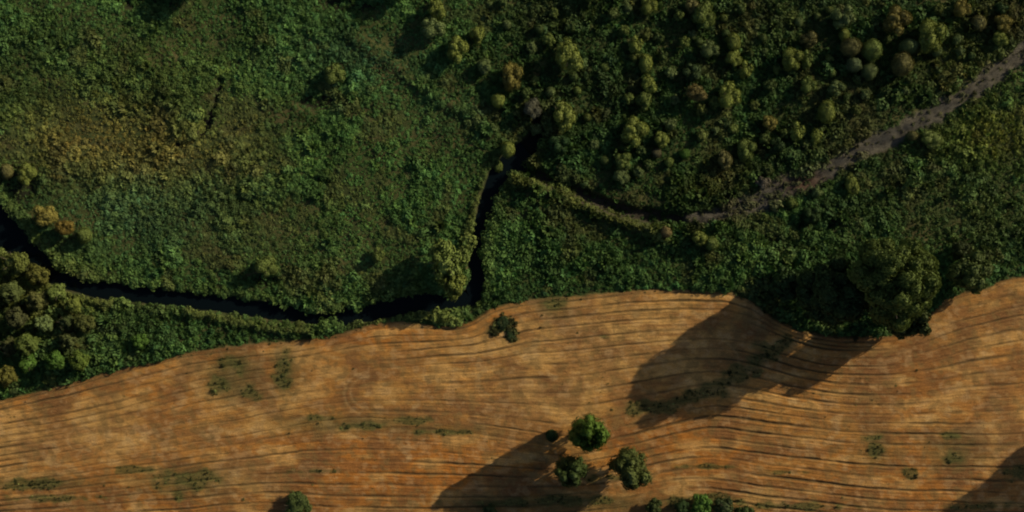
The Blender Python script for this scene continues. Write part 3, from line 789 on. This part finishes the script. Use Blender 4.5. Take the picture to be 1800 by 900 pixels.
K = 'trees of the copse between the river and the field at the lower left'
COPSE = [
 (18, 462, 27, 5.0, 'golden olive tree topmost of the lower left copse at the frame edge', (.098, .120, .030)),
 (58, 484, 22, 4.6, 'yellow-green tree of the copse beside the river bend', (.10, .105, .026)),
 (16, 512, 23, 5.0, 'brownish tree of the copse on the frame edge under the golden one', (.080, .105, .034)),
 (62, 528, 20, 4.6, 'rusty tinged tree of the copse in its upper middle', (.100, .108, .036)),
 (98, 515, 18, 3.8, 'olive tree of the copse nearest the river water', OL),
 (128, 536, 16, 3.2, 'small bright olive tree at the pointed river end of the copse', YG),
 (28, 560, 23, 4.8, 'dull green tree of the copse midway down the frame edge', (.075, .085, .035)),
 (75, 570, 18, 4.2, 'grey-green tree in the centre of the copse', GG),
 (112, 568, 16, 3.6, 'dark green tree in the copse left of the rusty topped one', (.055, .075, .028)),
 (148, 568, 19, 4.0, 'rusty topped tree at the right end of the copse', (.098, .116, .034)),
 (45, 603, 24, 5.0, 'broad yellowish tree in the lower copse left of the two twin green trees', (.090, .125, .03)),
 (118, 598, 17, 3.6, 'speckled green tree above the right one of the twin green trees', (.08, .10, .035)),
 (48, 640, 17, 3.8, 'small yellow-green tree below the broad yellowish one', VG),
 (97, 634, 20, 4.2, 'left one of the twin green trees near the field edge', VG),
 (139, 635, 22, 4.2, 'right one of the twin green trees near the field edge, the broader and brighter', (.10, .15, .028)),
 (8, 662, 21, 4.4, 'olive tree at the left frame edge just above the field', (.13, .13, .03)),
 (10, 610, 18, 4.2, 'dark olive tree at the left frame edge beside the broad yellowish one', (.07, .08, .03)),
 (245, 600, 16, 2.8, 'lone bright green tree between the copse and the field', VG),
 (-30, 500, 30, 5.0, 'tree of the copse just outside the left edge by the river', OL),
 (-35, 580, 30, 5.0, 'tree of the copse just outside the left edge, mid copse', OL),
]
for (x, y, rd, h, lb, c) in COPSE:
    plant(x, y, rd, h, lb, c, 'tree', K, rough=True, asp=1.0)

# river confluence trees
plant(780, 462, 33, 8.5, 'tall olive tree on the meadow corner left of the river bend, deep shadow behind it', OL, asp=1.35, rough=True)
plant(798, 500, 24, 7.0, 'yellowish tree at the tip of the meadow corner above the river', YG, asp=1.2, rough=True)

# the big broad tree at the field corner and its neighbours
BIGC = crown_mesh('broad_crown', 30000, 0.042, 501, 90, .17, .56, .44, .22)
BIGC2 = crown_mesh('broad_crown', 15000, 0.060, 502, 40, .25, .54, .46, .25)
BIGT = trunk_mesh('trunk', 450, .05, 9, .3)
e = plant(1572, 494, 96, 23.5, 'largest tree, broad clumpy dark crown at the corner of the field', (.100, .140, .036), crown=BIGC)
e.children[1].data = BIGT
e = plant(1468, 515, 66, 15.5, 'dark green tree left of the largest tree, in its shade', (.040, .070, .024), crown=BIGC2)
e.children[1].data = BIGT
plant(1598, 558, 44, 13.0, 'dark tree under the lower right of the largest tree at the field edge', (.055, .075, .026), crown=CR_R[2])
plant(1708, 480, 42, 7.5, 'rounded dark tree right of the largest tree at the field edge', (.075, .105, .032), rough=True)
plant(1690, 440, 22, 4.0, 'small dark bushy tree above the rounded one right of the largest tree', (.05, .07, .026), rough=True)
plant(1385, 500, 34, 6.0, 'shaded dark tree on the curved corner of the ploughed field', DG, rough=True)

# trees standing in the field
FC = [crown_mesh('field_crown', 5200, 0.085, 520 + k, 30, .30, .49, .47, .25, full=True) for k in range(3)]
plant(1036, 764, 35, 15.5, 'bright green tree highest of the three in the ploughed field', (.085, .150, .026), crown=FC[0])
plant(1004, 828, 30, 13.0, 'smaller dull green tree lower left of the three in the field', (.055, .085, .026), crown=FC[1])
plant(1108, 826, 40, 15.0, 'widest tree of the three in the field, pale upper right side', (.090, .115, .034), crown=FC[2])
plant(970, 766, 12, 2.2, 'small dark bush left of the bright green field tree', DG, 'bush')
B = [(520, 892, 26, 2.6, 'bushy green shrub cut by the bottom edge in the left half', (.060, .085, .024)),
     (1150, 890, 15, 2.6, 'small green shrub at the bottom edge below the widest field tree', (.06, .085, .026)),
     (1198, 892, 15, 3.0, 'dark green shrub second from the left of the bottom edge group', DG),
     (1232, 888, 20, 3.4, 'bright green shrub in the middle of the bottom edge group', VG),
     (1275, 893, 20, 3.2, 'dark shrub right of the bright one in the bottom edge group', (.045, .065, .025)),
     (1308, 905, 18, 2.8, 'green shrub at the right end of the bottom edge group', (.06, .09, .026)),
     (862, 897, 14, 1.6, 'small faint shrub at the bottom edge inside the tree shadow', (.06, .08, .026)),
     (884, 568, 11, 0.6, 'low dark green bush in the upper half of the weedy patch near the river', (.028, .050, .018)),
     (897, 588, 9, 0.5, 'low dark green bush in the lower half of the weedy patch near the river', (.028, .050, .018))]
for (x, y, rd, h, lb, c) in B:
    plant(x, y, rd * 1.1, h, lb, c, 'bush', None, asp=1.0 if y > 700 else 1.2, rough=True)
# just outside the frame: the trees whose shadows reach into it
plant(2120, 735, 66, 22.0, 'broad tree outside the right edge that shades the corner of the field', (.05, .075, .026), crown=BIGC2)
plant(330, -30, 34, 4.5, 'tree just beyond the top edge above the left meadow', OL, rough=True)
plant(700, -28, 30, 5.0, 'tree just beyond the top edge left of the olive row', OL, rough=True)
plant(1040, -25, 28, 4.5, 'tree just beyond the top edge above the centre scrub', OL, rough=True)
plant(1300, 960, 34, 8.0, 'tree just below the bottom edge under the shrub group', (.06, .09, .026), rough=True)
print('plants', count)
